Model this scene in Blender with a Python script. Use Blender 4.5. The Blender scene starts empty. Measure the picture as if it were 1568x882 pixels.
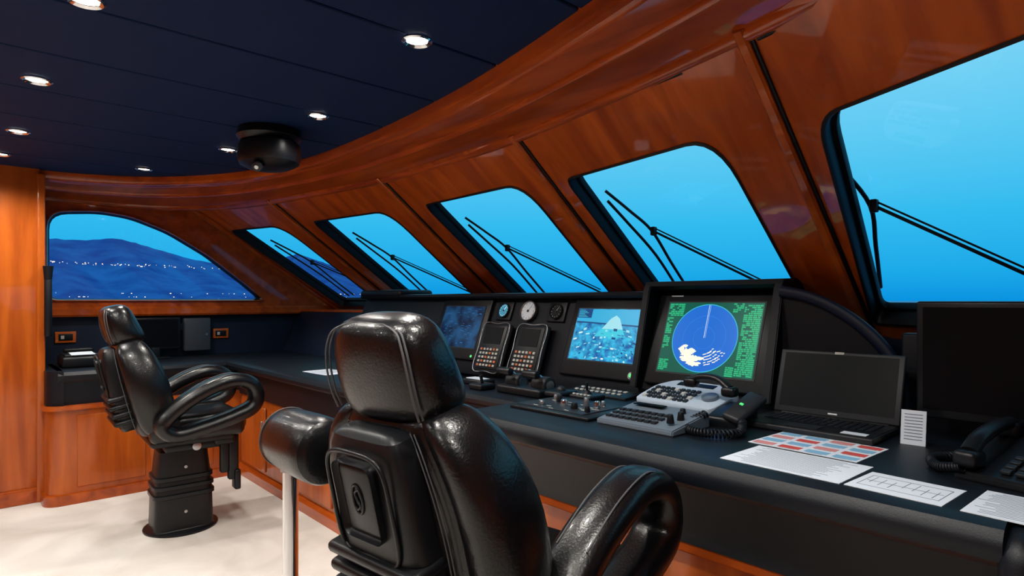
import bpy,bmesh,math,random
from mathutils import Vector,Matrix
random.seed(7)
C=bpy.context.scene.collection
R=math.radians
bpy.context.scene.view_settings.view_transform='Standard'

# ---------------------------------------------------------------- materials
def pmat(name,col,rough=.5,metal=0,coat=0,emit=None,es=0,spec=.5,bump=0,bscale=200):
    m=bpy.data.materials.new(name);m.use_nodes=True
    nt=m.node_tree;b=nt.nodes['Principled BSDF']
    b.inputs['Base Color'].default_value=(*col,1)
    b.inputs['Roughness'].default_value=rough
    b.inputs['Metallic'].default_value=metal
    b.inputs['Coat Weight'].default_value=coat
    b.inputs['Coat Roughness'].default_value=.05
    b.inputs['Specular IOR Level'].default_value=spec
    if emit:
        b.inputs['Emission Color'].default_value=(*emit,1)
        b.inputs['Emission Strength'].default_value=es
    if bump:
        tc=nt.nodes.new('ShaderNodeTexCoord');n=nt.nodes.new('ShaderNodeTexNoise')
        n.inputs['Scale'].default_value=bscale;n.inputs['Detail'].default_value=3
        bp=nt.nodes.new('ShaderNodeBump');bp.inputs['Strength'].default_value=bump;bp.inputs['Distance'].default_value=.002
        nt.links.new(tc.outputs['Object'],n.inputs['Vector']);nt.links.new(n.outputs['Fac'],bp.inputs['Height'])
        nt.links.new(bp.outputs['Normal'],b.inputs['Normal'])
    return m
def noisecol(m,c1,c2,scale=(1,1,1),ns=3,detail=5,p0=.3,p1=.7,target='Base Color',dist=0):
    nt=m.node_tree;b=nt.nodes['Principled BSDF']
    tc=nt.nodes.new('ShaderNodeTexCoord');mp=nt.nodes.new('ShaderNodeMapping');mp.inputs['Scale'].default_value=scale
    n=nt.nodes.new('ShaderNodeTexNoise');n.inputs['Scale'].default_value=ns;n.inputs['Detail'].default_value=detail
    n.inputs['Distortion'].default_value=dist
    cr=nt.nodes.new('ShaderNodeValToRGB');cr.color_ramp.elements[0].position=p0;cr.color_ramp.elements[1].position=p1
    cr.color_ramp.elements[0].color=(*c1,1);cr.color_ramp.elements[1].color=(*c2,1)
    nt.links.new(tc.outputs['Object'],mp.inputs['Vector']);nt.links.new(mp.outputs['Vector'],n.inputs['Vector'])
    nt.links.new(n.outputs['Fac'],cr.inputs['Fac']);nt.links.new(cr.outputs['Color'],b.inputs[target])
    return cr
WOOD=pmat('cherry_wood',(.4,.09,.015),.35,0,.7,spec=.2)
noisecol(WOOD,(.25,.036,.003),(.52,.096,.008),(1.0,7,7),1.5,8,.30,.72,dist=.7)
WOODF=pmat('cherry_wood_figured',(.4,.09,.015),.35,0,.7,spec=.2)
noisecol(WOODF,(.30,.045,.003),(.62,.125,.009),(6,1.2,1.2),1.6,8,.30,.72,dist=.9)
WOOD2=pmat('cherry_wood_vertical',(.4,.09,.015),.35,0,.7,spec=.2)
noisecol(WOOD2,(.32,.055,.005),(.56,.125,.012),(8,8,.9),1.5,8,.3,.72,dist=.5)
NAVY=pmat('navy_ceiling_fabric',(.002,.014,.06),.75,bump=.3,bscale=300,spec=.2)
NAVYD=pmat('ceiling_groove',(.0005,.001,.004),.9,spec=.1)
NAVYW=pmat('navy_vinyl',(.003,.008,.026),.5,bump=.2,spec=.35)
BLACK=pmat('black_console_vinyl',(.004,.006,.010),.42,bump=.25,bscale=350,spec=.3)
DASH=pmat('black_dash',(.0025,.004,.008),.5,bump=.2,bscale=350,spec=.3)
PLAST=pmat('black_plastic',(.005,.006,.008),.36,spec=.33)
GREYP=pmat('dark_grey_plastic',(.014,.016,.020),.45,spec=.35)
LEATH=pmat('black_leather',(.003,.003,.004),.28,coat=.10,bump=.4,bscale=160,spec=.45)
STITCH=pmat('stitching',(.07,.07,.075),.6)
CHROME=pmat('chrome',(.8,.8,.82),.12,1)
STEEL=pmat('satin_steel',(.45,.46,.48),.35,1)
SILV=pmat('silver_panel',(.15,.185,.23),.4,.2)
WHITEP=pmat('white_plastic',(.46,.56,.68),.4)
PAPER=pmat('paper',(.72,.79,.88),.7)
INK=pmat('ink',(.16,.2,.27),.8)
RED=pmat('red_print',(.6,.07,.06),.7)
PINK=pmat('pink_print',(.65,.25,.25),.7)
BLUEP=pmat('blue_print',(.20,.45,.68),.7)
KEYW=pmat('pale_keys',(.5,.5,.46),.5)
KEYR=pmat('orange_keys',(.6,.15,.05),.5)
RUB=pmat('rubber_black',(.003,.004,.007),.5,spec=.3)
CARPET=pmat('cream_carpet',(.7,.64,.56),.95,bump=.6,bscale=500,spec=.1)
noisecol(CARPET,(.57,.53,.48),(.72,.685,.64),(1,1,1),2.2,8,.36,.62,dist=.6)
SCROFF=pmat('screen_off',(.002,.0025,.004),.38,spec=.12)
GREENL=pmat('green_led',(.1,.8,.2),.5,emit=(.1,1,.3),es=.45)
LAMP=pmat('lamp_glow',(1,1,1),.5,emit=(1,.97,.92),es=18)
def emat(name,col,s=1):
    return pmat(name,(0,0,0),.3,emit=col,es=s,spec=.2)
E_BLUE=emat('radar_blue',(.010,.15,.66),1.0)
E_GREEN=emat('radar_green',(.02,.50,.22),.95)
E_DGREEN=emat('radar_dark_green',(.0,.12,.08),.8)
E_YEL=emat('radar_echo',(1,.94,.68),1.2)
E_WHITE=emat('screen_white',(.7,.9,1),1.1)
E_CYAN=emat('screen_cyan',(.05,.6,.75),1)
E_DBLUE=emat('screen_deep_blue',(.0,.05,.2),1)
E_MBLUE=emat('screen_mid_blue',(.02,.22,.55),1)
E_RING=emat('radar_range_ring',(.04,.28,.8),1)
CHART=emat('chart_screen',(.0,.03,.1),1)
noisecol(CHART,(.001,.006,.03),(.01,.07,.18),(1,1,1),9,6,.4,.62,'Emission Color')
CAMV=emat('camera_view',(.0,.3,.6),1)
noisecol(CAMV,(.0,.10,.38),(.03,.50,.80),(1,1,1),22,6,.38,.62,'Emission Color')
GLASS=bpy.data.materials.new('window_glass');GLASS.use_nodes=True
nt=GLASS.node_tree;nt.nodes.clear()
o=nt.nodes.new('ShaderNodeOutputMaterial');mx=nt.nodes.new('ShaderNodeMixShader');tr=nt.nodes.new('ShaderNodeBsdfTransparent');gl=nt.nodes.new('ShaderNodeBsdfGlossy')
gl.inputs['Roughness'].default_value=.02;mx.inputs[0].default_value=.05
nt.links.new(tr.outputs[0],mx.inputs[1]);nt.links.new(gl.outputs[0],mx.inputs[2]);nt.links.new(mx.outputs[0],o.inputs[0])
tr.inputs[0].default_value=(.96,.99,1,1)

# ---------------------------------------------------------------- helpers
def empty(name,loc=(0,0,0),rot=(0,0,0)):
    o=bpy.data.objects.new(name,None);o.location=loc;o.rotation_euler=rot;o.empty_display_size=.05
    C.objects.link(o);return o
def mk(name,bm,mats,parent=None,loc=(0,0,0),rot=(0,0,0),sub=0,ang=38,recalc=True):
    if recalc: bmesh.ops.recalc_face_normals(bm,faces=bm.faces)
    me=bpy.data.meshes.new(name);bm.to_mesh(me);bm.free()
    if not isinstance(mats,(list,tuple)): mats=[mats]
    for m in mats: me.materials.append(m)
    for p in me.polygons:p.use_smooth=True
    me.set_sharp_from_angle(angle=R(ang))
    o=bpy.data.objects.new(name,me);o.location=loc;o.rotation_euler=rot
    C.objects.link(o)
    if parent:o.parent=parent
    if sub:
        s=o.modifiers.new('s','SUBSURF');s.levels=sub;s.render_levels=sub
    return o
def addbox(bm,c,s,mi=0):
    r=bmesh.ops.create_cube(bm,size=1)
    for v in r['verts']:
        v.co=Vector((v.co.x*s[0]+c[0],v.co.y*s[1]+c[1],v.co.z*s[2]+c[2]))
    fs=set(f for v in r['verts'] for f in v.link_faces)
    for f in fs:f.material_index=mi
    return r['verts']
def box(name,c,s,m,parent=None,bev=0,rot=(0,0,0),seg=3):
    bm=bmesh.new();addbox(bm,(0,0,0),s)
    if bev: bmesh.ops.bevel(bm,geom=bm.edges[:],offset=bev,segments=seg,profile=.5,affect='EDGES')
    return mk(name,bm,m,parent,c,rot)
def boxes(name,lst,mats,parent=None,loc=(0,0,0),rot=(0,0,0),bev=0):
    bm=bmesh.new()
    for it in lst:
        addbox(bm,it[0],it[1],it[2] if len(it)>2 else 0)
    if bev: bmesh.ops.bevel(bm,geom=bm.edges[:],offset=bev,segments=1,affect='EDGES')
    return mk(name,bm,mats,parent,loc,rot)
def loft(name,rings,m,parent=None,cyc=True,caps=True,sub=0,loc=(0,0,0),rot=(0,0,0),ang=38,mi=None):
    bm=bmesh.new();rv=[[bm.verts.new(p) for p in r] for r in rings]
    n=len(rv[0])
    for i in range(len(rv)-1):
        for j in range(n if cyc else n-1):
            k=(j+1)%n
            f=bm.faces.new((rv[i][j],rv[i][k],rv[i+1][k],rv[i+1][j]))
            if mi:f.material_index=mi[i]
    if caps and cyc:
        bm.faces.new(rv[0][::-1]);bm.faces.new(rv[-1])
    return mk(name,bm,m,parent,loc,rot,sub,ang)
def circ(c,axu,axv,ra,rb=None,n=24,e=2.0):
    rb=rb if rb is not None else ra;out=[]
    for i in range(n):
        t=2*math.pi*i/n;cu,sv=math.cos(t),math.sin(t)
        x=math.copysign(abs(cu)**(2/e),cu)*ra;y=math.copysign(abs(sv)**(2/e),sv)*rb
        out.append(Vector(c)+Vector(axu)*x+Vector(axv)*y)
    return out
def perp(d):
    d=d.normalized();a=Vector((0,0,1)) if abs(d.z)<.9 else Vector((1,0,0))
    u=d.cross(a).normalized();return u,d.cross(u).normalized()
def cyl(name,p0,p1,r0,m,parent=None,r1=None,n=24,bev=0):
    p0=Vector(p0);p1=Vector(p1);r1=r0 if r1 is None else r1
    d=(p1-p0);u,v=perp(d);dn=d.normalized();rings=[]
    if bev:
        b=bev
        rings=[circ(p0,u,v,r0-b,n=n),circ(p0+dn*b*.3,u,v,r0-b*.3,n=n),circ(p0+dn*b,u,v,r0,n=n),circ(p1-dn*b,u,v,r1,n=n),circ(p1-dn*b*.3,u,v,r1-b*.3,n=n),circ(p1,u,v,r1-b,n=n)]
    else: rings=[circ(p0,u,v,r0,n=n),circ(p1,u,v,r1,n=n)]
    return loft(name,rings,m,parent)
def cat(pts,k=8,cyc=False):
    P=[Vector(p) for p in pts];n=len(P);out=[]
    for i in range(n if cyc else n-1):
        if cyc:a,b,c,d=P[i-1],P[i],P[(i+1)%n],P[(i+2)%n]
        else:
            b,c=P[i],P[i+1];a=P[i-1] if i>0 else b*2-c;d=P[i+2] if i+2<n else c*2-b
        for j in range(k):
            t=j/k
            out.append(.5*((2*b)+(c-a)*t+(2*a-5*b+4*c-d)*t*t+(3*b-a-3*c+d)*t**3))
    if not cyc:out.append(P[-1])
    return out
def tube(name,pts,ra,m,parent=None,rb=None,side=None,cyc=False,n=12,k=6,smooth=True,e=2.0,sub=0):
    pts=cat(pts,k,cyc) if smooth else [Vector(p) for p in pts]
    rb=rb or ra;N=len(pts);rings=[];pu=None
    for i,p in enumerate(pts):
        if cyc:t=pts[(i+1)%N]-pts[i-1]
        else:t=pts[min(i+1,N-1)]-pts[max(i-1,0)]
        t.normalize()
        if side is not None:
            u=Vector(side);u=(u-t*u.dot(t)).normalized()
        elif pu is None:u=perp(t)[0]
        else:u=(pu-t*pu.dot(t)).normalized()
        pu=u;v=t.cross(u)
        rings.append(circ(p,u,v,ra,rb,n,e))
    if cyc:rings.append([q.copy() for q in rings[0]])
    return loft(name,rings,m,parent,caps=not cyc,sub=sub,ang=60)
def prof(name,pts,x0,x1,m,parent=None,axis='x',bev=0):
    bm=bmesh.new()
    def P(x,a,z): return (x,a,z) if axis=='x' else (a,x,z)
    A=[bm.verts.new(P(x0,*p)) for p in pts];B=[bm.verts.new(P(x1,*p)) for p in pts];n=len(pts)
    for i in range(n):
        k=(i+1)%n;bm.faces.new((A[i],A[k],B[k],B[i]))
    bm.faces.new(A[::-1]);bm.faces.new(B)
    if bev: bmesh.ops.bevel(bm,geom=bm.edges[:],offset=bev,segments=2,affect='EDGES')
    return mk(name,bm,m,parent,ang=30)
def roundpoly(pts,rad,k=6):
    out=[];n=len(pts)
    for i in range(n):
        p=Vector(pts[i]);a=Vector(pts[i-1])-p;b=Vector(pts[(i+1)%n])-p
        r=rad[i] if isinstance(rad,(list,tuple)) else rad
        if r<=0: out.append(p);continue
        a1=p+a.normalized()*r;b1=p+b.normalized()*r
        for j in range(k+1):
            t=j/k;out.append(a1*(1-t)**2+p*2*t*(1-t)+b1*t*t)
    return out

# ---------------------------------------------------------------- room shell
ZT,ZB=2.11,1.36
def ytop(x): return 2.0-.07*(x+3)**2
def ybot(x): return 2.97-(.085 if x>-3 else .045)*(x+3)**2
def S(x,z,off=0):
    f=(ZT-z)/(ZT-ZB);y=ytop(x)+(ybot(x)-ytop(x))*f
    return Vector((x,y+.615*off,z+.788*off))

bm=bmesh.new();addbox(bm,(-2.2,0,-.03),(8,6.6,.06));mk('floor',bm,CARPET)
lst=[((-2.3,-.2,2.27),(7.4,5.4,.04),1)]
x=-6.22
while x<1.5:
    lst.append(((x+.25,-.2,2.242),(.490,5.4,.022),0));x+=.5
boxes('ceiling',lst,[NAVY,NAVYD],bev=.004)
inner=[(1.35,.30),(.5,.86),(-.3,1.15),(-1.154,1.39),(-2.04,1.56),(-3.0,1.63),(-3.75,1.60),(-4.4,1.42),(-4.9,1.10),(-5.14,.72),(-5.2,.3),(-5.2,-.6),(-5.2,-2.7)]
outer=[(1.35,.70),(.5,1.15),(-.15,1.43),(-.815,1.665),(-2.09,1.94),(-3.0,2.0),(-3.7,1.965),(-4.7,1.80),(-5.35,1.55),(-5.68,1.1),(-5.72,.4),(-5.72,-.6),(-5.72,-2.7)]
ii=cat([(a,b,0) for a,b in inner],8);oo=cat([(a,b,0) for a,b in outer],8)
def ring(f,z): return [Vector((a.x+(b.x-a.x)*f,a.y+(b.y-a.y)*f,z)) for a,b in zip(ii,oo)]
P=[(-.03,2.25),(-.03,2.195),(-.01,2.178),(.05,2.172),(.07,2.182),(.09,2.186),(.11,2.176),(.15,2.172),(.17,2.182),(.50,2.168),(.51,2.152),(.535,2.145),(.56,2.148),(.60,2.15),(.93,2.118),(.94,2.098),(.97,2.090),(1.02,2.090),(1.04,2.11),(1.08,2.14)]
loft('trim_1',[ring(f,z) for f,z in P],WOOD,cyc=False,ang=50)
gr_=[p for p in ring(1.05,2.094) if -.85<p.x<-.1]
tube('trim_12',gr_,.009,RUB,smooth=False,n=8)
gr_=[p for p in ring(1.05,2.094) if -1.35<p.x<-.95]
if len(gr_)>1: tube('trim_13',gr_,.006,RUB,smooth=False,n=8)

# front bays
ZO=1.285
bays=[(-.815,1.25,[(-.71,1.89),(.35,1.90),(.42,1.265),(-.80,1.265)],[.07,.1,.06,.03]),
      (-2.09,-.815,[(-1.96,1.925),(-1.085,1.92),(-1.055,ZO),(-1.945,ZO)],[.05,.13,.05,.03]),
      (-3.39,-2.09,[(-3.20,1.95),(-2.27,1.95),(-2.26,ZO),(-3.16,ZO)],[.05,.13,.05,.03]),
      (-4.7,-3.39,[(-4.5,1.955),(-3.6,1.955),(-3.6,ZO),(-4.48,ZO)],[.05,.13,.05,.03]),
      (-5.64,-4.7,[(-5.56,1.955),(-4.9,1.955),(-4.88,1.30),(-5.5,1.30)],[.05,.13,.05,.05])]
wall=bmesh.new();wn=2
for xl,xr,op,rad in bays:
    def M(x,z,off=0):
        f=(x-xl)/(xr-xl);yT=ytop(xl)*(1-f)+ytop(xr)*f;yB=ybot(xl)*(1-f)+ybot(xr)*f
        return Vector((x,yT+(ZT-z)/(ZT-ZB)*(yB-yT)+.615*off,z+.788*off))
    inn=roundpoly([(a,b) for a,b in op],rad)
    b2=bmesh.new()
    O=[b2.verts.new((a,b,0)) for a,b in [(xl,1.20),(xr,1.20),(xr,2.12),(xl,2.12)]]
    I=[b2.verts.new((p.x,p.y,0)) for p in inn]
    E=[b2.edges.new((L[i],L[(i+1)%len(L)])) for L in (O,I) for i in range(len(L))]
    bmesh.ops.triangle_fill(b2,use_beauty=True,edges=E)
    mp={}
    for v in b2.verts: mp[v]=wall.verts.new(M(v.co.x,v.co.y))
    for f in b2.faces: wall.faces.new([mp[v] for v in f.verts])
    b2.free()
    c=Vector((sum(p.x for p in inn)/len(inn),sum(p.y for p in inn)/len(inn)))
    def sc(s): return [c+(p-c)*s for p in inn]
    rr=[[M(p.x,p.y,o) for p in sc(s)] for s,o in [(1.02,-.004),(1.0,-.008),(.992,0),(.985,.05),(.96,.052),(.955,.06),(.955,.08)]]
    w=empty('window_%d'%wn)
    loft('frame',rr,RUB,w,caps=False)
    g=bmesh.new();g.faces.new([g.verts.new(M(p.x,p.y,.07)) for p in sc(.96)]);bmesh.ops.triangulate(g,faces=g.faces[:])
    mk('glass',g,GLASS,w)
    tlx=op[0][0]+(.165 if wn>2 else .005)
    wp=empty('windscreen_wiper')
    zp=1.60 if wn>2 else 1.575
    p0=S(tlx,zp,.13);p1=S(tlx+.50,1.30 if wn>2 else 1.26,.13)
    cyl('arm',p0,p1,.006,RUB,wp,n=10);cyl('arm_rod',p0+Vector((0,0,.018)),p1+Vector((0,0,.018)),.0035,RUB,wp,n=8)
    bx_=-.03 if wn>2 else -.085
    tube('blade',[S(tlx-.12,1.80,.12),S(tlx-.065,1.70,.13),S(tlx-.015,zp,.135),S(tlx+bx_*.4-.01,1.45,.13),S(tlx+bx_,1.30,.13)],.0075,RUB,wp,k=5)
    tube('hose',[S(tlx-.15,1.76,.12),S(tlx-.12,1.66,.12),S(tlx-.08,1.5,.12),S(tlx-.06+bx_,1.30,.12)],.0075,RUB,wp,k=5)
    box('pivot',p0,(.025,.03,.045),RUB,wp,.006)
    wn+=1
mk('wall_front',wall,WOODF,ang=20)
for i,xs in enumerate([-.84,-2.09,-3.39,-4.7,-5.62]):
    wd=.018 if i<4 else .04
    rg=[]
    for z in (2.13,1.20):
        p=S(xs,z);u=Vector((1,0,0));n=Vector((0,.615,.788))
        rg.append([p-u*wd,p-u*wd-n*.02,p-u*wd*.6-n*.027,p+u*wd*.6-n*.027,p+u*wd-n*.02,p+u*wd])
    loft('trim_%d'%(i+2),rg,WOOD2)
    if i<4: cyl('trim_%d'%(i+14),S(xs+.024,2.10,-.004),S(xs+.024,1.22,-.004),.007,RUB,n=8)
xs=[-5.7+.3*i for i in range(24)]
loft('wall_front_lower',[[Vector((x,ybot(x)+.18,1.22)) for x in xs],[Vector((x,ybot(x)+.18,0)) for x in xs]],NAVYW,cyc=False)
xl_=[x for x in xs if x<-4.3]
loft('trim_7',[[Vector((x,ybot(x)-.22,1.235)) for x in xl_],[Vector((x,ybot(x)-.22,1.265)) for x in xl_],[Vector((x,ybot(x)+.12,1.265)) for x in xl_]],WOOD,cyc=False)

# port wall with side window
outp=[(.42,1.24),(2.85,1.24),(1.48,2.16),(.42,2.25)]
inn=roundpoly([(.51,1.355),(2.10,1.355),(1.93,1.50),(1.62,1.74),(1.32,1.92),(1.05,2.02),(.83,2.045),(.51,2.01)],[.07,.06,.03,.05,.08,.08,.08,.12],5)
bm=bmesh.new()
O=[bm.verts.new((-5.7,a,b)) for a,b in outp];I=[bm.verts.new((-5.7,p.x,p.y)) for p in inn]
E=[bm.edges.new((L[i],L[(i+1)%len(L)])) for L in (O,I) for i in range(len(L))]
bmesh.ops.triangle_fill(bm,use_beauty=True,edges=E,normal=(1,0,0));mk('wall_port',bm,WOOD,ang=20)
c=Vector((1.1,1.65))
def sc2(s,x): return [Vector((x,c.x+(p.x-c.x)*s,c.y+(p.y-c.y)*s)) for p in inn]
w=empty('window_1')
loft('frame',[sc2(1.035,-5.695),sc2(1.03,-5.68),sc2(1.01,-5.68),sc2(1.0,-5.70),sc2(.985,-5.73),sc2(.975,-5.74),sc2(.975,-5.77)],[WOOD,RUB],w,caps=False,mi=[0,0,0,1,1,1])
g=bmesh.new();g.faces.new([g.verts.new(p) for p in sc2(.98,-5.75)]);mk('glass',g,GLASS,w)
box('wall_port_lower',(-5.74,1.65,.63),(.06,2.5,1.26),NAVYW)
box('wall_port_aft',(-5.23,-1.15,1.12),(.16,3.14,2.24),WOOD2,bev=.004)
box('wall_port_return',(-5.44,.40,1.12),(.5,.06,2.24),WOOD2)
prof('trim_8',[(-5.70,1.225),(-5.64,1.225),(-5.63,1.24),(-5.63,1.285),(-5.645,1.30),(-5.70,1.30)],.43,2.75,WOOD,axis='y')
box('trim_9',(-5.15,.425,1.1),(.05,.045,2.2),WOOD2,bev=.008)
box('trim_10',(-5.66,.465,1.70),(.06,.04,.9),WOOD2,bev=.012)
box('wall_aft',(-2.2,-2.76,1.12),(7,.1,2.24),WOOD2)
box('wall_starboard',(1.3,-.6,1.12),(.1,4.3,2.24),WOOD2)
box('baseboard_port',(-5.143,-1.15,.05),(.02,3.14,.10),WOOD,bev=.006)

# downlights
def downlight(x,y,e=38):
    d=empty('downlight',(x,y,2.231))
    loft('trim_ring',[circ((0,0,z),(1,0,0),(0,1,0),r,n=32) for r,z in [(.052,-.001),(.052,-.008),(.046,-.012),(.036,-.006),(.034,.0)]],CHROME,d,caps=False)
    cyl('lens',(0,0,-.004),(0,0,-.0005),.035,LAMP,d)
    l=bpy.data.lights.new('lamp','SPOT');l.energy=e;l.spot_size=R(150);l.spot_blend=.8;l.shadow_soft_size=.035;l.color=(1,.95,.87)
    o=bpy.data.objects.new('lamp',l);o.location=(0,0,-.02);C.objects.link(o);o.parent=d
for x,y in [(-1.73,1.15),(-2.75,1.27),(-3.72,1.17),(-4.65,.93),(-3.06,.24),(-4.05,.24),(-2.15,.28),(-4.75,.20),(-.75,.85),(-1.1,.28),(-.1,.28),(-4.3,-.8),(-3.1,-.8),(-1.9,-.8),(-.7,-.8),(-4.3,-1.8),(-2.5,-1.8),(-.7,-1.8)]:
    downlight(x,y)

cp=empty('ceiling_camera_dome',(-3.17,1.2,0))
U,Vv=(1,0,0),(0,1,0)
loft('mount',[circ((0,0,2.229),U,Vv,.15),circ((0,0,2.19),U,Vv,.16),circ((0,0,2.165),U,Vv,.14)],PLAST,cp)
loft('housing',[circ((0,0,z),U,Vv,r,r*.8,32) for z,r in [(2.17,.15),(2.15,.18),(2.09,.19),(2.055,.175),(2.035,.13),(2.03,.05)]],PLAST,cp)
cyl('camera_lens',(.05,-.06,2.05),(.10,-.10,2.01),.026,PLAST,cp,bev=.005);cyl('lens_glass',(.10,-.10,2.01),(.103,-.103,2.007),.010,STEEL,cp)

# ---------------------------------------------------------------- helm console
hc=empty('helm_console')
edge=[(1.50,.93),(1.465,.93),(1.44,.922),(1.425,.905),(1.42,.885),(1.425,.865),(1.44,.85),(1.465,.842)]
prof('main_desk',edge+[(1.50,.835),(1.60,.66),(1.60,.63),(2.36,.63),(2.36,.93)],-1.82,-.215,BLACK,hc)
prof('main_desk_end',[(1.47,.93),(1.46,.90),(1.47,0),(2.40,0),(2.40,.93)],-.16,1.2,BLACK,hc)
tube('padded_edge_end',[(-.19,1.9,.895),(-.19,1.6,.895),(-.19,1.47,.885),(-.19,1.44,.84),(-.19,1.455,.7),(-.19,1.5,.4),(-.19,1.5,.0)],.036,BLACK,hc,k=6,n=16)
prof('wood_ledge',[(1.60,.60),(1.612,.655),(1.65,.655),(1.70,.655),(1.70,.60)],-1.82,-.215,WOOD,hc,bev=.004)
prof('wood_base',[(1.655,0),(1.655,.62),(2.3,.62),(2.3,0)],-4.98,-.215,WOOD2,hc)
prof('kick_moulding',[(1.63,0),(1.63,.06),(1.645,.085),(1.66,.09),(1.66,0)],-4.98,-.22,WOOD,hc)
el=[(1.62,.88),(1.58,.88),(1.558,.87),(1.55,.85),(1.555,.83),(1.58,.815)]
prof('left_desk',el+[(1.62,.80),(1.635,.63),(2.36,.63),(2.36,.88)],-5.0,-2.75,BLACK,hc)
em=[(1.92,.905),(1.87,.905),(1.848,.895),(1.84,.875),(1.848,.855),(1.87,.84)]
prof('middle_desk',em+[(1.89,.63),(2.36,.63),(2.36,.905)],-2.75,-1.82,BLACK,hc)
tube('desk_left_roll',[(-1.83,1.46,.893),(-1.83,1.6,.893),(-1.83,1.8,.893),(-1.83,1.95,.893)],.037,BLACK,hc,n=16)
boxes('door_panels',[((-4.66+.52*i,1.648,.34),(.48,.016,.46)) for i in range(6)],WOOD2,hc,bev=.005)
boxes('door_pulls',[((-4.46+.52*i,1.635,.45),(.018,.02,.05)) for i in range(6)],STEEL,hc,bev=.003)
cx=[(-5.70,.88),(-5.02,.88),(-4.985,.872),(-4.965,.85),(-4.97,.82),(-4.985,.80),(-4.99,.65),(-5.70,.65)]
prof('port_counter',cx,.50,2.4,BLACK,hc,axis='y')
pc=[(-5.6,.44),(-5.06,.44),(-5.02,.45),(-4.99,.48),(-4.965,.53),(-5.6,.53)]
loft('port_counter_corner',[[Vector((x,y,z)) for x,y in pc] for z in (.65,.80,.85,.88)],BLACK,hc)
corner=roundpoly([(-5.66,.44),(-4.95,.44),(-4.95,1.66),(-5.66,1.66)],[0,.10,0,0],6)
loft('port_cabinet_base',[[Vector((p.x,p.y,z)) for p in corner] for z in (0.0,.645)],WOOD2,hc)
c2=roundpoly([(-5.66,.42),(-4.925,.42),(-4.925,1.66),(-5.66,1.66)],[0,.11,0,0],6)
loft('port_cabinet_plinth',[[Vector((p.x,p.y,z)) for p in c2] for z in (0.0,.05,.065)],WOOD,hc)
loft('port_cabinet_lip',[[Vector((p.x,p.y,z)) for p in c2] for z in (.625,.65)],WOOD,hc)
boxes('port_doors',[((-4.948,.80,.345),(.012,.40,.48)),((-4.948,1.24,.345),(.012,.42,.48))],WOOD2,hc,bev=.004)
box('red_label',(-4.94,.92,.585),(.004,.055,.05),RED,hc);box('red_label_text',(-4.9375,.925,.585),(.002,.02,.03),PAPER,hc)
loft('bulkhead_slope',[[Vector((x,2.28,.87)) for x in xl_],[Vector((x,2.36,1.03)) for x in xl_],[Vector((x,ybot(x)-.22,1.245)) for x in xl_]],NAVYW,hc,cyc=False,ang=60)
prof('dashboard',[(2.32,.90),(2.32,.95),(2.473,1.36),(2.425,1.362),(2.415,1.375),(2.425,1.39),(2.50,1.395),(2.76,1.39),(2.76,.9)],-4.45,-1.66,DASH,hc)
box('dash_end_pod',(-4.15,2.56,1.40),(.60,.30,.06),DASH,hc,.025)
prof('radar_section',[(2.32,.90),(2.30,.95),(2.46,1.395),(2.39,1.40),(2.37,1.415),(2.38,1.435),(2.5,1.44),(2.62,1.40),(2.62,.9)],-1.66,-1.03,DASH,hc)
for nm,x in (('hood_cheek_left',-1.655),('hood_cheek_right',-1.045)):
    prof(nm,[(2.30,.95),(2.25,.96),(2.36,1.40),(2.38,1.435),(2.5,1.44),(2.5,1.0)],x-.018,x+.018,DASH,hc,bev=.004)
cw=[(-1.03,.93),(-1.03,1.385),(-.95,1.37),(-.86,1.335),(-.76,1.27),(-.68,1.19),(-.63,1.10),(-.61,1.0),(-.61,.93)]
loft('curved_cowl',[[Vector((a,y,b)) for a,b in cw] for y in (2.36,2.44)],DASH,hc)
tube('cowl_rim',[(a,2.35,b) for a,b in cw[1:]],.014,NAVYW,hc,rb=.022,k=4,n=10)
box('dash_right_back',(.2,2.38,1.08),(1.65,.06,.32),DASH,hc,.01)

TH=R(69.6)
def PP(x,s,off=0):
    return (x,2.32+.349*s-.937*off,.95+.937*s+.349*off)
def panel(name,x,s,off=0): return empty(name,PP(x,s,off),(TH,0,0))
def display(name,x,s,w,h,bw,bh,scr,off=0):
    d=panel(name,x,s,off)
    box('bezel',(0,-.01,.008),(bw,bh,.03),PLAST,d,.008)
    box('bezel_inner',(0,0,.0235),(w+.014,h+.014,.004),GREYP,d)
    box('screen',(0,0,.026),(w,h,.003),scr,d)
    return d
d=display('chart_display',-3.09,.24,.40,.27,.50,.40,CHART)
bm=bmesh.new()
for i in range(70):
    addbox(bm,(random.uniform(-.18,.18),random.uniform(-.12,.12),.028),(random.uniform(.004,.03),.0015,.0005))
mk('chart_marks',bm,E_MBLUE,d)
cyl('power_button',(.19,-.185,.02),(.19,-.185,.026),.008,GREENL,d)
d=display('camera_monitor',-1.91,.235,.415,.27,.50,.42,CAMV)
bm=bmesh.new();kz=[0]
def poly(pts,mi):
    kz[0]+=1
    f=bm.faces.new([bm.verts.new((a,b,.0278+kz[0]*.00003)) for a,b in pts]);f.material_index=mi
poly([(-.205,.06),(.205,.045),(.205,.133),(-.205,.133)],3)
poly([(-.205,.06),(.205,.045),(.205,.052),(-.205,.068)],2)
poly([(.015,.085),(.045,.102),(.07,.085),(.10,.03),(-.03,.03)],5)
poly([(-.03,.03),(.10,.03),(.125,-.01),(-.07,-.01)],1)
GR=[0,5,1,1,2,4,4,3,5]
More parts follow.
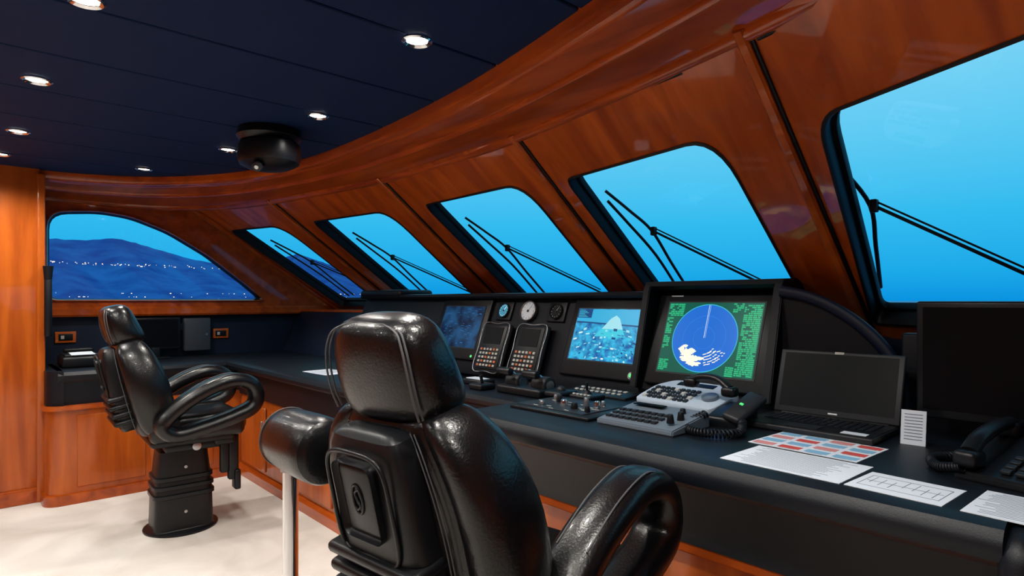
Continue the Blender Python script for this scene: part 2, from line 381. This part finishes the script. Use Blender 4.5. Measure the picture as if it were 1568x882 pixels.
for r_ in range(9):
    for c_ in range(16):
        if random.random()<.62:
            x0=-.195+c_*.0245+random.uniform(-.006,.006);y0=-.128+r_*.018+random.uniform(-.004,.004);w_=random.uniform(.006,.024);h_=random.uniform(.003,.013);s_=(x0/.2)*.006
            poly([(x0,y0),(min(x0+w_,.205),y0-s_),(min(x0+w_,.205),y0+h_-s_),(x0,y0+h_)],random.choice(GR))
poly([(-.205,.085),(-.11,.085),(-.11,.133),(-.205,.133)],2)
for i in range(6): poly([(-.198,.09+i*.007),(-.135-.012*(i%3),.09+i*.007),(-.135-.012*(i%3),.0925+i*.007),(-.198,.0925+i*.007)],1)
mk('deck_picture',bm,[E_WHITE,E_CYAN,E_DBLUE,emat('picture_sky',(.03,.42,.72),1),E_MBLUE,emat('picture_deck',(.35,.75,.85),1)],d,recalc=False)
cyl('power_button',(.2,-.19,.02),(.2,-.19,.026),.009,GREENL,d)
cyl('knob_ring',(.2,-.19,.018),(.2,-.19,.023),.018,STEEL,d)
d=display('radar_display',-1.335,.235,.44,.32,.56,.42,E_DGREEN,.03)
bm=bmesh.new()
def ring2(bm,r,z,w,mi,n=64,cx=-.02,cy=0):
    a=[bm.verts.new((cx+r*math.cos(2*math.pi*i/n),cy+r*math.sin(2*math.pi*i/n),z)) for i in range(n)]
    b=[bm.verts.new((cx+(r-w)*math.cos(2*math.pi*i/n),cy+(r-w)*math.sin(2*math.pi*i/n),z)) for i in range(n)]
    for i in range(n):
        f=bm.faces.new((a[i],a[(i+1)%n],b[(i+1)%n],b[i]));f.material_index=mi
f=bm.faces.new([bm.verts.new((-.02+.150*math.cos(2*math.pi*i/64),.150*math.sin(2*math.pi*i/64),.0280)) for i in range(64)]);f.material_index=0
ring2(bm,.152,.0284,.003,1)
for q in (.05,.1): ring2(bm,q,.0282,.0012,4)
def blob(cx,cy,rx,ry,z=.0285,n=26):
    vs=[bm.verts.new((cx+rx*(random.uniform(.6,1.1))*math.cos(2*math.pi*i/n),cy+ry*random.uniform(.5,1.15)*math.sin(2*math.pi*i/n),z)) for i in range(n)]
    bm.faces.new(vs).material_index=2
blob(-.07,-.095,.045,.022);blob(-.09,-.07,.034,.02);blob(-.03,-.092,.03,.012);blob(-.115,-.055,.016,.014);blob(-.05,-.115,.04,.013);blob(-.10,-.04,.014,.008);blob(-.065,-.06,.02,.012)
for r in (.055,.07,.085,.1,.112):
    for k in range(7):
        t=R(-72+k*8+random.uniform(-4,4));a=-.02+r*math.cos(t);b=-.03+r*math.sin(t)*.8
        l=random.uniform(.003,.008)
        f=bm.faces.new([bm.verts.new((a+q[0]*l,b+q[1]*.0018+q[0]*l*.35,.0286)) for q in ((-1,-1),(1,-1),(1,1),(-1,1))]);f.material_index=2
for q,wd in ((.0,.001),(.006,.0005)):
    f=bm.faces.new([bm.verts.new((-.02+q+a,b,.0287)) for a,b in ((-wd,0),(wd,0),(wd,.148),(-wd,.148))]);f.material_index=3
mk('radar_picture',bm,[E_BLUE,E_CYAN,E_YEL,E_WHITE,E_RING],d,recalc=False)
bm=bmesh.new()
def block(x0,x1,y0,y1):
    y=y0
    while y<y1:
        x=x0
        while x<x1:
            l=random.uniform(.006,.022)
            if random.random()<.85: addbox(bm,(min(x+l/2,x1-l/2),y,.028),(l,.006,.0008))
            x+=l+.003
        y+=.0085
block(.14,.215,-.15,.155);block(-.215,-.14,.10,.155);block(-.215,-.17,-.15,-.10);block(.09,.135,.12,.155);block(-.215,-.185,-.05,.09);block(.1,.135,-.155,-.12)
mk('radar_readouts',bm,E_GREEN,d)
box('maker_plate',(-.19,.192,.024),(.06,.004,.002),PAPER,d)

for x in (-2.70,-2.40):
    k=panel('autopilot_keypad',x,.115,.015)
    box('case',(0,0,.02),(.235,.30,.04),GREYP,k,.02)
    tube('case_rim',[(a,b,.041) for a,b in ((-.11,-.14),(0,-.145),(.11,-.14),(.113,0),(.11,.14),(0,.145),(-.11,.14),(-.113,0))],.0025,STEEL,k,cyc=True,n=8)
    box('frame',(0,.0,.042),(.20,.265,.006),PLAST,k,.003)
    box('lcd',(0,.07,.046),(.15,.10,.003),SCROFF,k)
    bm=bmesh.new()
    for r in range(5):
        for c_ in range(6):
            addbox(bm,(-.07+c_*.028,-.015-r*.024,.047),(.016,.012,.008),0 if (r+c_)%4 else 1)
    mk('keys',bm,[KEYW,KEYR],k)
for i,(x,r) in enumerate([(-2.72,.045),(-2.51,.062),(-2.29,.045)]):
    g=panel('gauge',x,.355,.004)
    if i!=1: box('square_bezel',(0,0,.004),(.13,.115,.008),PLAST,g,.004)
    loft('bezel',[circ((0,0,z),(1,0,0),(0,1,0),rr,n=32) for rr,z in [(r,0),(r,.02),(r*.93,.024),(r*.86,.018)]],[GREYP if i!=1 else STEEL],g,caps=False)
    cyl('dial',(0,0,.008),(0,0,.016),r*.87,[emat('lit_dial',(.08,.4,.6),.6),PAPER,SCROFF][i],g)
    bm=bmesh.new()
    for k in range(12):
        a=R(30*k);vs=addbox(bm,(0,0,0),(.002,r*.14,.001));
        for v in vs:
            q=v.co+Vector((0,r*.72,.0168));v.co=Vector((q.x*math.cos(a)-q.y*math.sin(a),q.x*math.sin(a)+q.y*math.cos(a),q.z))
    mk('ticks',bm,[E_WHITE,INK,KEYW][i],g)
    box('needle',(r*.15,r*.2,.0175),(.003,r*.75,.001),[E_WHITE,INK,KEYW][i],g,rot=(0,0,-.6))
    cyl('hub',(0,0,.016),(0,0,.02),r*.12,PLAST,g)

# ---------------------------------------------------------------- desk equipment
Z=.93
th=empty('throttle_levers',(-2.08,2.02,.905))
box('base',(0,0,.02),(.30,.17,.04),PLAST,th,.012)
for i,x in enumerate((-.09,.09)):
    cyl('drum_%d'%i,(x-.045,0,.05),(x+.045,0,.05),.042,GREYP,th,bev=.008)
    tube('lever_%d'%i,[(x,-.01,.08),(x,-.04,.10),(x,-.075,.105)],.011,CHROME,th,k=4)
    cyl('grip_%d'%i,(x-.045,-.08,.107),(x+.045,-.08,.107),.019,PLAST,th,bev=.005)
    cyl('cap_%d'%i,(x+.046,0,.05),(x+.048,0,.05),.025,STEEL,th)
sp=empty('steering_control_panel',(-1.57,1.76,Z))
box('plate',(0,0,.006),(.40,.30,.012),PLAST,sp,.004)
box('inlay',(-.02,-.01,.0135),(.34,.22,.003),GREYP,sp)
for i,(x,y,r,h) in enumerate([(-.14,.05,.010,.022),(-.09,.02,.013,.03),(-.03,-.02,.016,.024),(.04,.03,.012,.034),(.05,-.05,.015,.024),(.11,.01,.013,.03),(-.1,-.07,.012,.018),(.13,-.07,.011,.024),(.0,.08,.009,.024),(.09,.07,.010,.022)]):
    cyl('knob_%d'%i,(x,y,.014),(x,y,.014+h),r,[STEEL,PLAST,CHROME][i%3],sp,r1=r*.75,n=16,bev=.003)
boxes('legends',[((random.uniform(-.17,.14),random.uniform(-.11,.09),.0155),(.022,.003,.001)) for _ in range(22)],KEYW,sp)
bp=empty('button_strip',(-1.72,2.12,.93),(.1,0,0))
box('plate',(0,0,.008),(.34,.12,.016),PLAST,bp,.004)
boxes('buttons',[((-.13+.03*i,.025-.045*j,.019),(.018,.012,.006)) for i in range(9) for j in range(2)],[KEYW],bp,bev=.001)
tb=empty('trackball',(-1.83,1.97,Z))
box('base',(0,0,.012),(.10,.12,.024),PLAST,tb,.01)
bm=bmesh.new();bmesh.ops.create_uvsphere(bm,u_segments=20,v_segments=12,radius=.020);mk('ball',bm,GREYP,tb,(0,.0,.024))
sl=empty('searchlight_joystick',(-1.68,1.97,Z));box('base',(0,0,.012),(.12,.10,.024),PLAST,sl,.008);cyl('boot',(0,0,.024),(0,0,.04),.022,RUB,sl,r1=.010);cyl('stick',(0,0,.038),(.005,-.008,.075),.006,PLAST,sl,bev=.002);boxes('buttons',[((-.04+.02*i,-.035,.026),(.012,.01,.006)) for i in range(5)],KEYW,sl)
jp=empty('intercom_panel',(-1.19,1.73,Z))
prof('case',[(-.11,.0),(-.11,.018),(.11,.05),(.11,0)],-.15,.15,SILV,jp,bev=.004)
bm=bmesh.new()
for i in range(8):
    for j in range(3):
        y=-.07+j*.038;addbox(bm,(-.125+i*.026,y,.037+(y)*.145),(.018,.02,.008),0)
mk('buttons',bm,[GREYP],jp)
for i,(x,y) in enumerate([(.11,-.06),(.11,.0),(.08,.06)]): cyl('knob_%d'%i,(x,y,.03),(x,y,.06),.013,PLAST,jp,r1=.009,n=16,bev=.003)
boxes('display',[((-.06,.075,.052),(.12,.03,.004))],SCROFF,jp)
wk=empty('control_keyboard',(-1.24,2.04,Z),(R(16),0,R(-4)))
sh=roundpoly([(-.17,-.10),(.17,-.10),(.19,.06),(.12,.11),(-.12,.11),(-.17,.04)],.03,4)
loft('case',[[Vector((p.x*s,p.y*s,z)) for p in sh] for z,s in ((0.0,.97),(.03,1),(.042,.99),(.046,.96))],WHITEP,wk,loc=(0,0,.03))
box('foot',(0,.06,.015),(.26,.06,.05),PLAST,wk,.005)
bm=bmesh.new()
for i in range(9):
    for j in range(4): addbox(bm,(-.135+i*.023,-.07+j*.028,.079),(.015,.017,.007),0 if (i*3+j)%5 else 1)
mk('keys',bm,[GREYP,KEYW],wk)
box('lcd',(.0,.075,.077),(.16,.03,.003),SCROFF,wk);cyl('wheel',(.12,-.02,.075),(.12,-.02,.09),.03,SILV,wk,bev=.004)
rh=empty('radio_handset',(-1.02,1.92,Z))
box('cradle',(.0,.03,.025),(.12,.17,.05),PLAST,rh,.015,rot=(.2,0,.1))
box('keypad_base',(.06,-.0,.065),(.07,.15,.028),GREYP,rh,.012,rot=(.5,.2,-.2))
tube('handle',[(-.16,.04,.135),(-.11,.035,.150),(-.05,.03,.146),(.0,.015,.12)],.016,PLAST,rh,rb=.013,k=5)
box('earpiece',(-.16,.04,.125),(.05,.045,.035),PLAST,rh,.012);box('mouthpiece',(.0,.015,.11),(.05,.045,.035),PLAST,rh,.012)
box('green_key',(.065,-.03,.082),(.012,.008,.003),GREENL,rh,rot=(.5,.2,-.2))
def coil(name,path,r,w,turns,parent):
    P_=cat(path,24);out=[];N=len(P_);n=turns*10
    for i in range(n+1):
        f=i/n*(N-1);a=int(min(f,N-2));p=P_[a].lerp(P_[a+1],f-a);t=(P_[min(a+2,N-1)]-P_[a]).normalized();u,v=perp(t)
        an=2*math.pi*i/10;out.append(p+u*r*math.cos(an)+v*r*math.sin(an))
    return tube(name,out,w,RUB,parent,smooth=False,n=6)
coil('coiled_cord',[(-.02,-.10,.05),(-.05,-.17,.02),(0,-.23,.016),(.07,-.23,.016),(.12,-.16,.016),(.09,-.07,.03)],.011,.0035,38,rh)
lp=empty('laptop',(-.785,2.065,Z))
box('base',(0,0,.011),(.40,.25,.020),GREYP,lp,.006)
box('palm_rest',(0,-.0,.0215),(.39,.242,.002),PLAST,lp)
boxes('keys',[((-.155+i*.0222,.09-j*.0215,.0235),(.0185,.0175,.003)) for i in range(15) for j in range(6)],RUB,lp,bev=.001)
box('touchpad',(-.01,-.085,.0235),(.10,.06,.001),GREYP,lp)
box('sticker_label',(.14,-.09,.0232),(.07,.035,.001),PAPER,lp)
sc_=empty('screen_lid',(0,.13,.022),(R(72),0,0));sc_.parent=lp
box('lid',(0,.114,0),(.40,.230,.012),GREYP,sc_,.005);box('lcd',(0,.120,.0065),(.365,.195,.001),SCROFF,sc_);box('logo',(0,.011,.0068),(.03,.005,.001),STEEL,sc_)
box('webcam',(0,.223,.007),(.03,.008,.002),KEYW,sc_)
cyl('hinge',(-.17,.127,.018),(.17,.127,.018),.009,PLAST,lp)
mo=empty('computer_monitor',(-.245,2.14,Z))
box('casing',(0,0,.245),(.56,.035,.345),PLAST,mo,.008);box('screen',(0,-.0185,.25),(.525,.002,.30),SCROFF,mo);box('logo',(-.05,-.019,.083),(.035,.002,.010),STEEL,mo)
box('stand',(0,.04,.09),(.07,.03,.18),PLAST,mo,.005);box('foot',(0,.01,.008),(.25,.16,.016),PLAST,mo,.006)
nc=empty('note_card',(-.515,2.05,Z),(R(-12),0,R(6)))
box('card',(0,0,.05),(.062,.003,.10),PAPER,nc);boxes('lines',[((0,-.002,.016+.009*i),(.045,.001,.002)) for i in range(9)],INK,nc)
ph=empty('desk_telephone',(-.22,1.83,Z),(0,0,R(-14)))
prof('body',[(-.12,0),(-.12,.02),(.10,.085),(.12,.08),(.12,0)],-.11,.13,PLAST,ph,bev=.005)
ANG=math.atan2(.065,.22)
pb=empty('phone_face');pb.parent=ph;pb.location=(0,-.12,.022);pb.rotation_euler=(ANG,0,0)
boxes('keys',[((-.015+i*.028,.03+j*.024,.004),(.02,.015,.007)) for i in range(5) for j in range(4)],GREYP,pb,bev=.001)
box('lcd',(.045,.18,.003),(.12,.05,.004),SILV,pb);boxes('legend',[((-.015+i*.028,.041+j*.024,.004),(.014,.002,.001)) for i in range(5) for j in range(4)],KEYW,pb)
tube('handset',[(-.085,-.10,.065),(-.085,-.05,.095),(-.085,.03,.112),(-.085,.10,.115)],.02,PLAST,ph,rb=.015,k=5)
box('ear',(-.085,.10,.10),(.05,.06,.04),PLAST,ph,.012);box('mouth',(-.085,-.10,.05),(.05,.06,.04),PLAST,ph,.012)
coil('cord',[(-.09,-.12,.03),(-.15,-.10,.015),(-.20,-.03,.015),(-.18,.05,.015),(-.13,.10,.02)],.010,.003,36,ph)
def paper(name,c,w,h,rz,style=0):
    p=empty(name,c,(0,0,rz));box('sheet',(0,0,.001),(w,h,.0015),PAPER,p)
    l=[]
    if style==0:
        for i in range(int(h/.010)-2):
            l.append(((random.uniform(-.01,.01)-.01,-h/2+.016+i*.010,.0021),(w*random.uniform(.6,.85),.0014,.0004),0))
    elif style==1:
        for j in range(4):
            for i in range(4):
                q=(i*3+j*2)%4
                l.append(((-w/2+w*(i+.5)/4,-h/2+h*(j+.5)/4,.0021),(w/4-.014,h/4-.022,.0004),(3,2,2,1)[q]))
                l.append(((-w/2+w*(i+.5)/4,-h/2+h*(j+.12)/4,.0021),(w/4-.03,.0015,.0004),0))
    else:
        l+= [((0,h*.3,.0021),(w*.85,.0012,.0004),0),((0,-h*.3,.0021),(w*.85,.0012,.0004),0),((-w*.42,0,.0021),(.0012,h*.6,.0004),0),((w*.42,0,.0021),(.0012,h*.6,.0004),0)]
        for i in range(7): l.append(((-w*.35+i*w*.115,random.uniform(-.02,.02),.0021),(.0012,h*.35,.0004),0))
        l.append(((0,0,.0021),(w*.8,.0012,.0004),0))
    boxes('print',l,[INK,RED,BLUEP,PINK],p)
    return p
paper('printed_paper',(-.70,1.835,Z),.30,.22,R(-3),1)
paper('printed_paper',(-.665,1.60,Z),.30,.21,R(-2),0)
paper('printed_paper',(-.41,1.565,Z),.19,.16,R(-4),2)
paper('printed_paper',(-.155,1.57,Z),.26,.20,R(-3),0)
paper('printed_paper',(-3.75,1.80,.88),.30,.20,R(4),0)
sw=empty('desk_switch_box',(-3.35,1.85,.88));box('body',(0,0,.02),(.2,.14,.04),GREYP,sw,.01);boxes('switches',[((-.07+.035*i,0,.043),(.018,.03,.01)) for i in range(5)],KEYW,sw)
md=empty('vhf_handset',(-2.5,2.05,.905));box('base',(0,0,.015),(.16,.1,.03),PLAST,md,.01);box('card',(0,-.005,.032),(.12,.06,.003),PAPER,md)
bx=empty('helm_joystick',(-2.35,1.95,.905));box('base',(0,0,.015),(.10,.10,.03),PLAST,bx,.01);tube('stick',[(0,0,.03),(0,-.005,.055),(0,-.01,.07)],.008,PLAST,bx)

# ---------------------------------------------------------------- port counter equipment
pr=empty('portable_printer',(-5.30,.66,.88));box('body',(0,0,.04),(.28,.24,.08),PLAST,pr,.02);box('lid',(0,0,.085),(.24,.20,.014),GREYP,pr,.005);box('receipt',(.08,.0,.096),(.10,.14,.004),PAPER,pr,rot=(0,.12,.1));box('handset',(-.08,.0,.11),(.05,.18,.03),PLAST,pr,.012)
mo2=empty('small_monitor',(-5.60,1.20,.88));box('casing',(.0,0,.20),(.03,.36,.26),PLAST,mo2,.008);box('screen',(.016,0,.205),(.002,.33,.22),SCROFF,mo2);box('stand',(0,0,.04),(.04,.06,.09),PLAST,mo2,.004);box('foot',(.03,0,.006),(.14,.2,.012),PLAST,mo2,.004)
BOXG=pmat('grey_enclosure',(.035,.042,.055),.45)
eb=empty('electrical_box',(-5.685,1.525,1.06));box('body',(.03,0,0),(.06,.21,.28),BOXG,eb,.012);cyl('latch',(.06,.07,0),(.068,.07,0),.010,STEEL,eb)
for y,z in ((.62,1.07),(1.73,1.06)):
    s_=empty('wall_socket',(-5.705,y,z));box('plate',(.006,0,0),(.012,.13,.085),WOOD2,s_,.003);box('insert',(.013,0,0),(.006,.09,.05),PLAST,s_,.002);box('rocker',(.017,-.02,0),(.004,.02,.025),KEYW,s_)
wh=empty('wall_torch',(-5.10,.46,1.33));
cyl('body',(0,0,-.22),(0,0,.16),.022,RUB,wh,bev=.005);cyl('head',(0,0,.16),(0,0,.25),.022,RUB,wh,r1=.030);box('clip',(-.015,.0,0),(.04,.03,.05),PLAST,wh,.004)

# ---------------------------------------------------------------- helm chairs
def helm_chair(loc,rz):
    r=empty('helm_chair',loc,(0,0,rz))
    LA=R(13);up=Vector((0,-math.sin(LA),math.cos(LA)));dp=Vector((0,math.cos(LA),math.sin(LA)));X=Vector((1,0,0))
    B=Vector((0,-.17,.58))
    def rg(t,hx,hy,d=0,x=0,e=3,n=36): return circ(B+up*t+dp*d+X*x,X,dp,hx,hy,n,e)
    loft('backrest',[rg(t,a,b,e=3.2) for t,a,b in [(0,.12,.03),(.015,.18,.06),(.08,.205,.075),(.2,.215,.080),(.32,.215,.080),(.42,.205,.078),(.49,.188,.072),(.535,.17,.064),(.555,.145,.05),(.56,.10,.03)]],LEATH,r,sub=1)
    for sx in (-1,1):
        loft('side_bolster',[circ(B+up*t+dp*d+X*(sx*x),X,dp,a,b,22,2.4) for t,x,d,a,b in [(.02,.20,.03,.02,.03),(.035,.205,.03,.05,.07),(.12,.222,.035,.062,.10),(.25,.230,.035,.064,.105),(.36,.222,.03,.062,.10),(.44,.203,.02,.058,.092),(.50,.175,.012,.054,.082),(.54,.145,.008,.046,.068),(.56,.125,.006,.03,.045),(.565,.11,.005,.012,.02)]],LEATH,r,sub=1)
        for q in (0,.012):
            tube('bolster_seam',[B+up*t+X*(sx*(x+q))-dp*dd for t,x,dd in [(.04,.155,.069),(.15,.165,.078),(.3,.165,.080),(.4,.150,.078),(.48,.125,.073),(.53,.10,.066)]],.0016,STITCH,r,n=6)
    loft('headrest',[rg(t,a,b,e=2.7,d=dd) for t,a,b,dd in [(.53,.09,.05,.02),(.54,.138,.085,.02),(.57,.157,.094,.014),(.63,.158,.088,.004),(.68,.152,.083,-.002),(.72,.140,.076,-.005),(.745,.120,.064,-.007),(.758,.09,.044,-.008),(.763,.05,.022,-.008)]],LEATH,r,sub=1)
    # stitched seams: rear panel edge running down each side and across the top
    for q in (0,.010):
        pts=[B+up*t+X*x-dp*(dd-q) for x,t,dd in [(-.138,.56,.068),(-.140,.60,.075),(-.138,.66,.076),(-.127,.71,.070),(-.098,.742,.058),(0,.757,.044),(.098,.742,.058),(.127,.71,.070),(.138,.66,.076),(.140,.60,.075),(.138,.56,.068)]]
        tube('headrest_seam',pts,.0026,STITCH,r,n=6,k=5)
    loft('rear_shell',[rg(t,a,b,d=-.085,e=4.5) for t,a,b in [(.06,.11,.03),(.07,.14,.055),(.2,.145,.06),(.35,.138,.06),(.48,.125,.052),(.53,.11,.038),(.54,.07,.015)]],PLAST,r,sub=1)
    box('shell_recess',B+up*.40-dp*.143,(.13,.012,.17),PLAST,r,.02,rot=(LA,0,0))
    tube('shell_rim',[B+up*t+X*x-dp*.145 for x,t in [(-.09,.28),(-.10,.40),(-.085,.49),(0,.505),(.085,.49),(.10,.40),(.09,.28),(0,.272)]],.005,PLAST,r,cyc=True,n=8)
    for i in range(4):
        box('bellows_rib_%d'%i,B+up*(.125+.045*i)-dp*.107,(.325-.008*i,.11,.028),PLAST,r,.013,rot=(LA,0,0))
    tube('emblem_ring',[B+up*(.405+.032*math.sin(R(a)))+X*.016*math.cos(R(a))-dp*.150 for a in range(0,360,40)],.0035,PLAST,r,cyc=True,n=8)
    tube('emblem_hook',[B+up*(t+.02)+X*x-dp*.151 for x,t in [(.012,.41),(-.004,.40),(.0,.385),(.008,.372),(-.004,.362),(-.010,.368)]],.003,GREYP,r,n=8)
    box('seat_cushion',(0,.06,.62),(.46,.52,.13),LEATH,r,.055,seg=5)
    for sx in (-1,1): box('seat_bolster',(sx*.215,.05,.625),(.09,.50,.15),LEATH,r,.04,seg=5)
    box('seat_pan',(0,.03,.545),(.42,.44,.05),PLAST,r,.02)
    for sx in (-1,1):
        pts=[(sx*.29,y,z) for y,z in [(-.15,.67),(-.05,.77),(.08,.845),(.21,.883),(.305,.862),(.345,.795),(.325,.72),(.22,.672),(.05,.625),(-.09,.605)]]
        tube('armrest_loop',pts,.066,LEATH,r,rb=.043,side=(1,0,0),cyc=True,n=16,k=6,e=2.5)
        for q in (-1,1): tube('armrest_seam',[(sx*.29+q*.040,p[1]-.010,p[2]+.0405) for p in pts[1:5]],.0022,STITCH,r,n=6)
        cyl('arm_pivot',(sx*.22,-.10,.66),(sx*.30,-.10,.66),.04,PLAST,r,bev=.006)
    def pr_(z,hx,hy,dy=0): return circ((0,dy,z),(1,0,0),(0,1,0),hx,hy,28,6)
    loft('pedestal',[pr_(z,a,b,dy) for z,a,b,dy in [(0,.135,.165,0),(.015,.135,.165,0),(.02,.13,.16,0),(.20,.125,.155,0),(.205,.135,.165,0),(.225,.135,.165,0),(.23,.125,.155,0),(.25,.123,.153,0),(.255,.132,.162,0),(.275,.132,.162,0),(.28,.122,.15,0),(.30,.12,.148,0),(.305,.128,.157,0),(.325,.128,.157,0),(.33,.118,.145,0),(.47,.11,.13,0),(.48,.10,.12,0)]],PLAST,r,ang=25)
    cyl('swivel',(0,0,.47),(0,0,.53),.09,GREYP,r)
    box('slide_housing',(0,.06,.50),(.30,.34,.06),PLAST,r,.02)
    cyl('adjust_knob',(.13,.05,.50),(.175,.05,.50),.025,STEEL,r,bev=.005)
    cyl('floor_plate',(0,0,0),(0,0,.012),.20,PLAST,r,n=40,bev=.003)
    for z in (.12,.38): cyl('screw',(.125,.0,z),(.133,.0,z),.009,STEEL,r,n=12)
    box('footrest_arm',(.16,.25,.41),(.05,.06,.28),PLAST,r,.014);box('footrest_arm_outer',(.165,.20,.43),(.045,.05,.22),PLAST,r,.012);box('footrest_pad',(.16,.27,.27),(.08,.035,.12),PLAST,r,.01)
    box('footrest_joint',(.12,.20,.52),(.16,.12,.06),PLAST,r,.02)
    return r
helm_chair((-1.185,1.015,0),R(7))
helm_chair((-4.03,1.0,0),R(-3))

gr=empty('padded_grab_rail')
loft('pad',[circ((x,.72,.95),(0,1,0),(0,0,1),r,r*1.02,32) for x,r in [(-1.79,.045),(-1.787,.062),(-1.775,.076),(-1.755,.083),(-1.70,.087),(-1.53,.09),(-1.505,.085),(-1.49,.06)]],LEATH,gr,sub=1)
tube('end_seam',[(-1.755,.72+.084*math.cos(R(a)),.95+.086*math.sin(R(a))) for a in range(0,360,30)],.002,STITCH,gr,cyc=True,n=6,k=3)
cyl('post',(-1.74,.72,0),(-1.74,.72,.88),.022,CHROME,gr)
cyl('flange',(-1.74,.72,0),(-1.74,.72,.012),.05,CHROME,gr,bev=.003)
cyl('post_collar',(-1.74,.72,.855),(-1.74,.72,.875),.028,STEEL,gr)

# ---------------------------------------------------------------- outside
SEA=pmat('sea_water',(.0,.10,.28),.35,bump=.3,bscale=.3)
bm=bmesh.new()
n=64;vs=[bm.verts.new((9000*math.cos(2*math.pi*i/n),9000*math.sin(2*math.pi*i/n),-6)) for i in range(n)];bm.faces.new(vs)
mk('sea',bm,SEA)
HILL=pmat('dusk_hillside',(.012,.05,.20),.95,spec=.1)
noisecol(HILL,(.018,.075,.30),(.04,.15,.42),(1,1,1),.012,6,.35,.65)  # blue dusk haze is put into the hillside colour itself
az=[(140,.05),(120,.07),(105,.085),(95,.09),(90,.086),(87,.0825),(84.8,.0837),(82.5,.084),(80.5,.088),(78.9,.081),(76.5,.069),(75,.062),(72.7,.056),(70.5,.055),(68.9,.063),(67.7,.071),(66.7,.074),(65.5,.067),(64.5,.061),(62.2,.044),(59.3,.024),(56,.012),(52,.001)]
pts=cat([(a,h,0) for a,h in az],5)
rows=[]
D0=2600
for k,(dd,hf) in enumerate([(D0-900,0),(D0-600,.28),(D0-300,.62),(D0,1.0),(D0+500,.8)]):
    row=[]
    for j,p in enumerate(pts):
        h=p.y*D0*hf
        if 0<k<4: h*=1+.06*math.sin(j*.6+k*2)*(1-hf)*2+random.uniform(-.01,.01)
        d=dd+(60*math.sin(j*.5+k) if k<3 else 0);a=R(p.x)
        row.append(Vector((-math.sin(a)*d,math.cos(a)*d,-6+(h if hf else 0))))
    rows.append(row)
loft('coastal_hills',rows,HILL,cyc=False,ang=180)
bm=bmesh.new()
for i in range(360):
    a=R(random.uniform(56,92));d=random.uniform(1560,1600);h=random.choice([2,4,7,12,20])
    if a>R(70) and random.random()<.55: h=82+(a-R(80))*20+random.gauss(0,1.5)
    s=random.uniform(.8,1.9);addbox(bm,(-math.sin(a)*d,math.cos(a)*d,h-3),(s,s,s))
mk('town_lights',bm,emat('town_glow',(1,.85,.65),1.6))

w=bpy.data.worlds.new('dusk_sky');bpy.context.scene.world=w;w.use_nodes=True;nt=w.node_tree
bg=nt.nodes['Background'];tc=nt.nodes.new('ShaderNodeTexCoord');sx=nt.nodes.new('ShaderNodeSeparateXYZ');cr=nt.nodes.new('ShaderNodeValToRGB')
e=cr.color_ramp.elements;e[0].position=0;e[0].color=(.003,.30,.76,1);e[1].position=1;e[1].color=(.15,.50,.88,1)
for p,c_ in [(.04,(.012,.41,.83)),(.12,(.035,.51,.88)),(.22,(.11,.60,.91)),(.33,(.21,.67,.93)),(.45,(.29,.73,.95))]:
    q=e.new(p);q.color=(*c_,1)
nt.links.new(tc.outputs['Generated'],sx.inputs[0]);nt.links.new(sx.outputs['Z'],cr.inputs[0]);nt.links.new(cr.outputs[0],bg.inputs[0]);bg.inputs[1].default_value=1.03

cam=bpy.data.cameras.new('camera');co=bpy.data.objects.new('camera',cam);C.objects.link(co)
cam.sensor_width=36;cam.lens=21.37;cam.shift_y=.0121;cam.clip_start=.02;cam.clip_end=20000
co.location=(0,0,1.35);co.rotation_euler=(R(90),0,R(47.5))
bpy.context.scene.camera=co
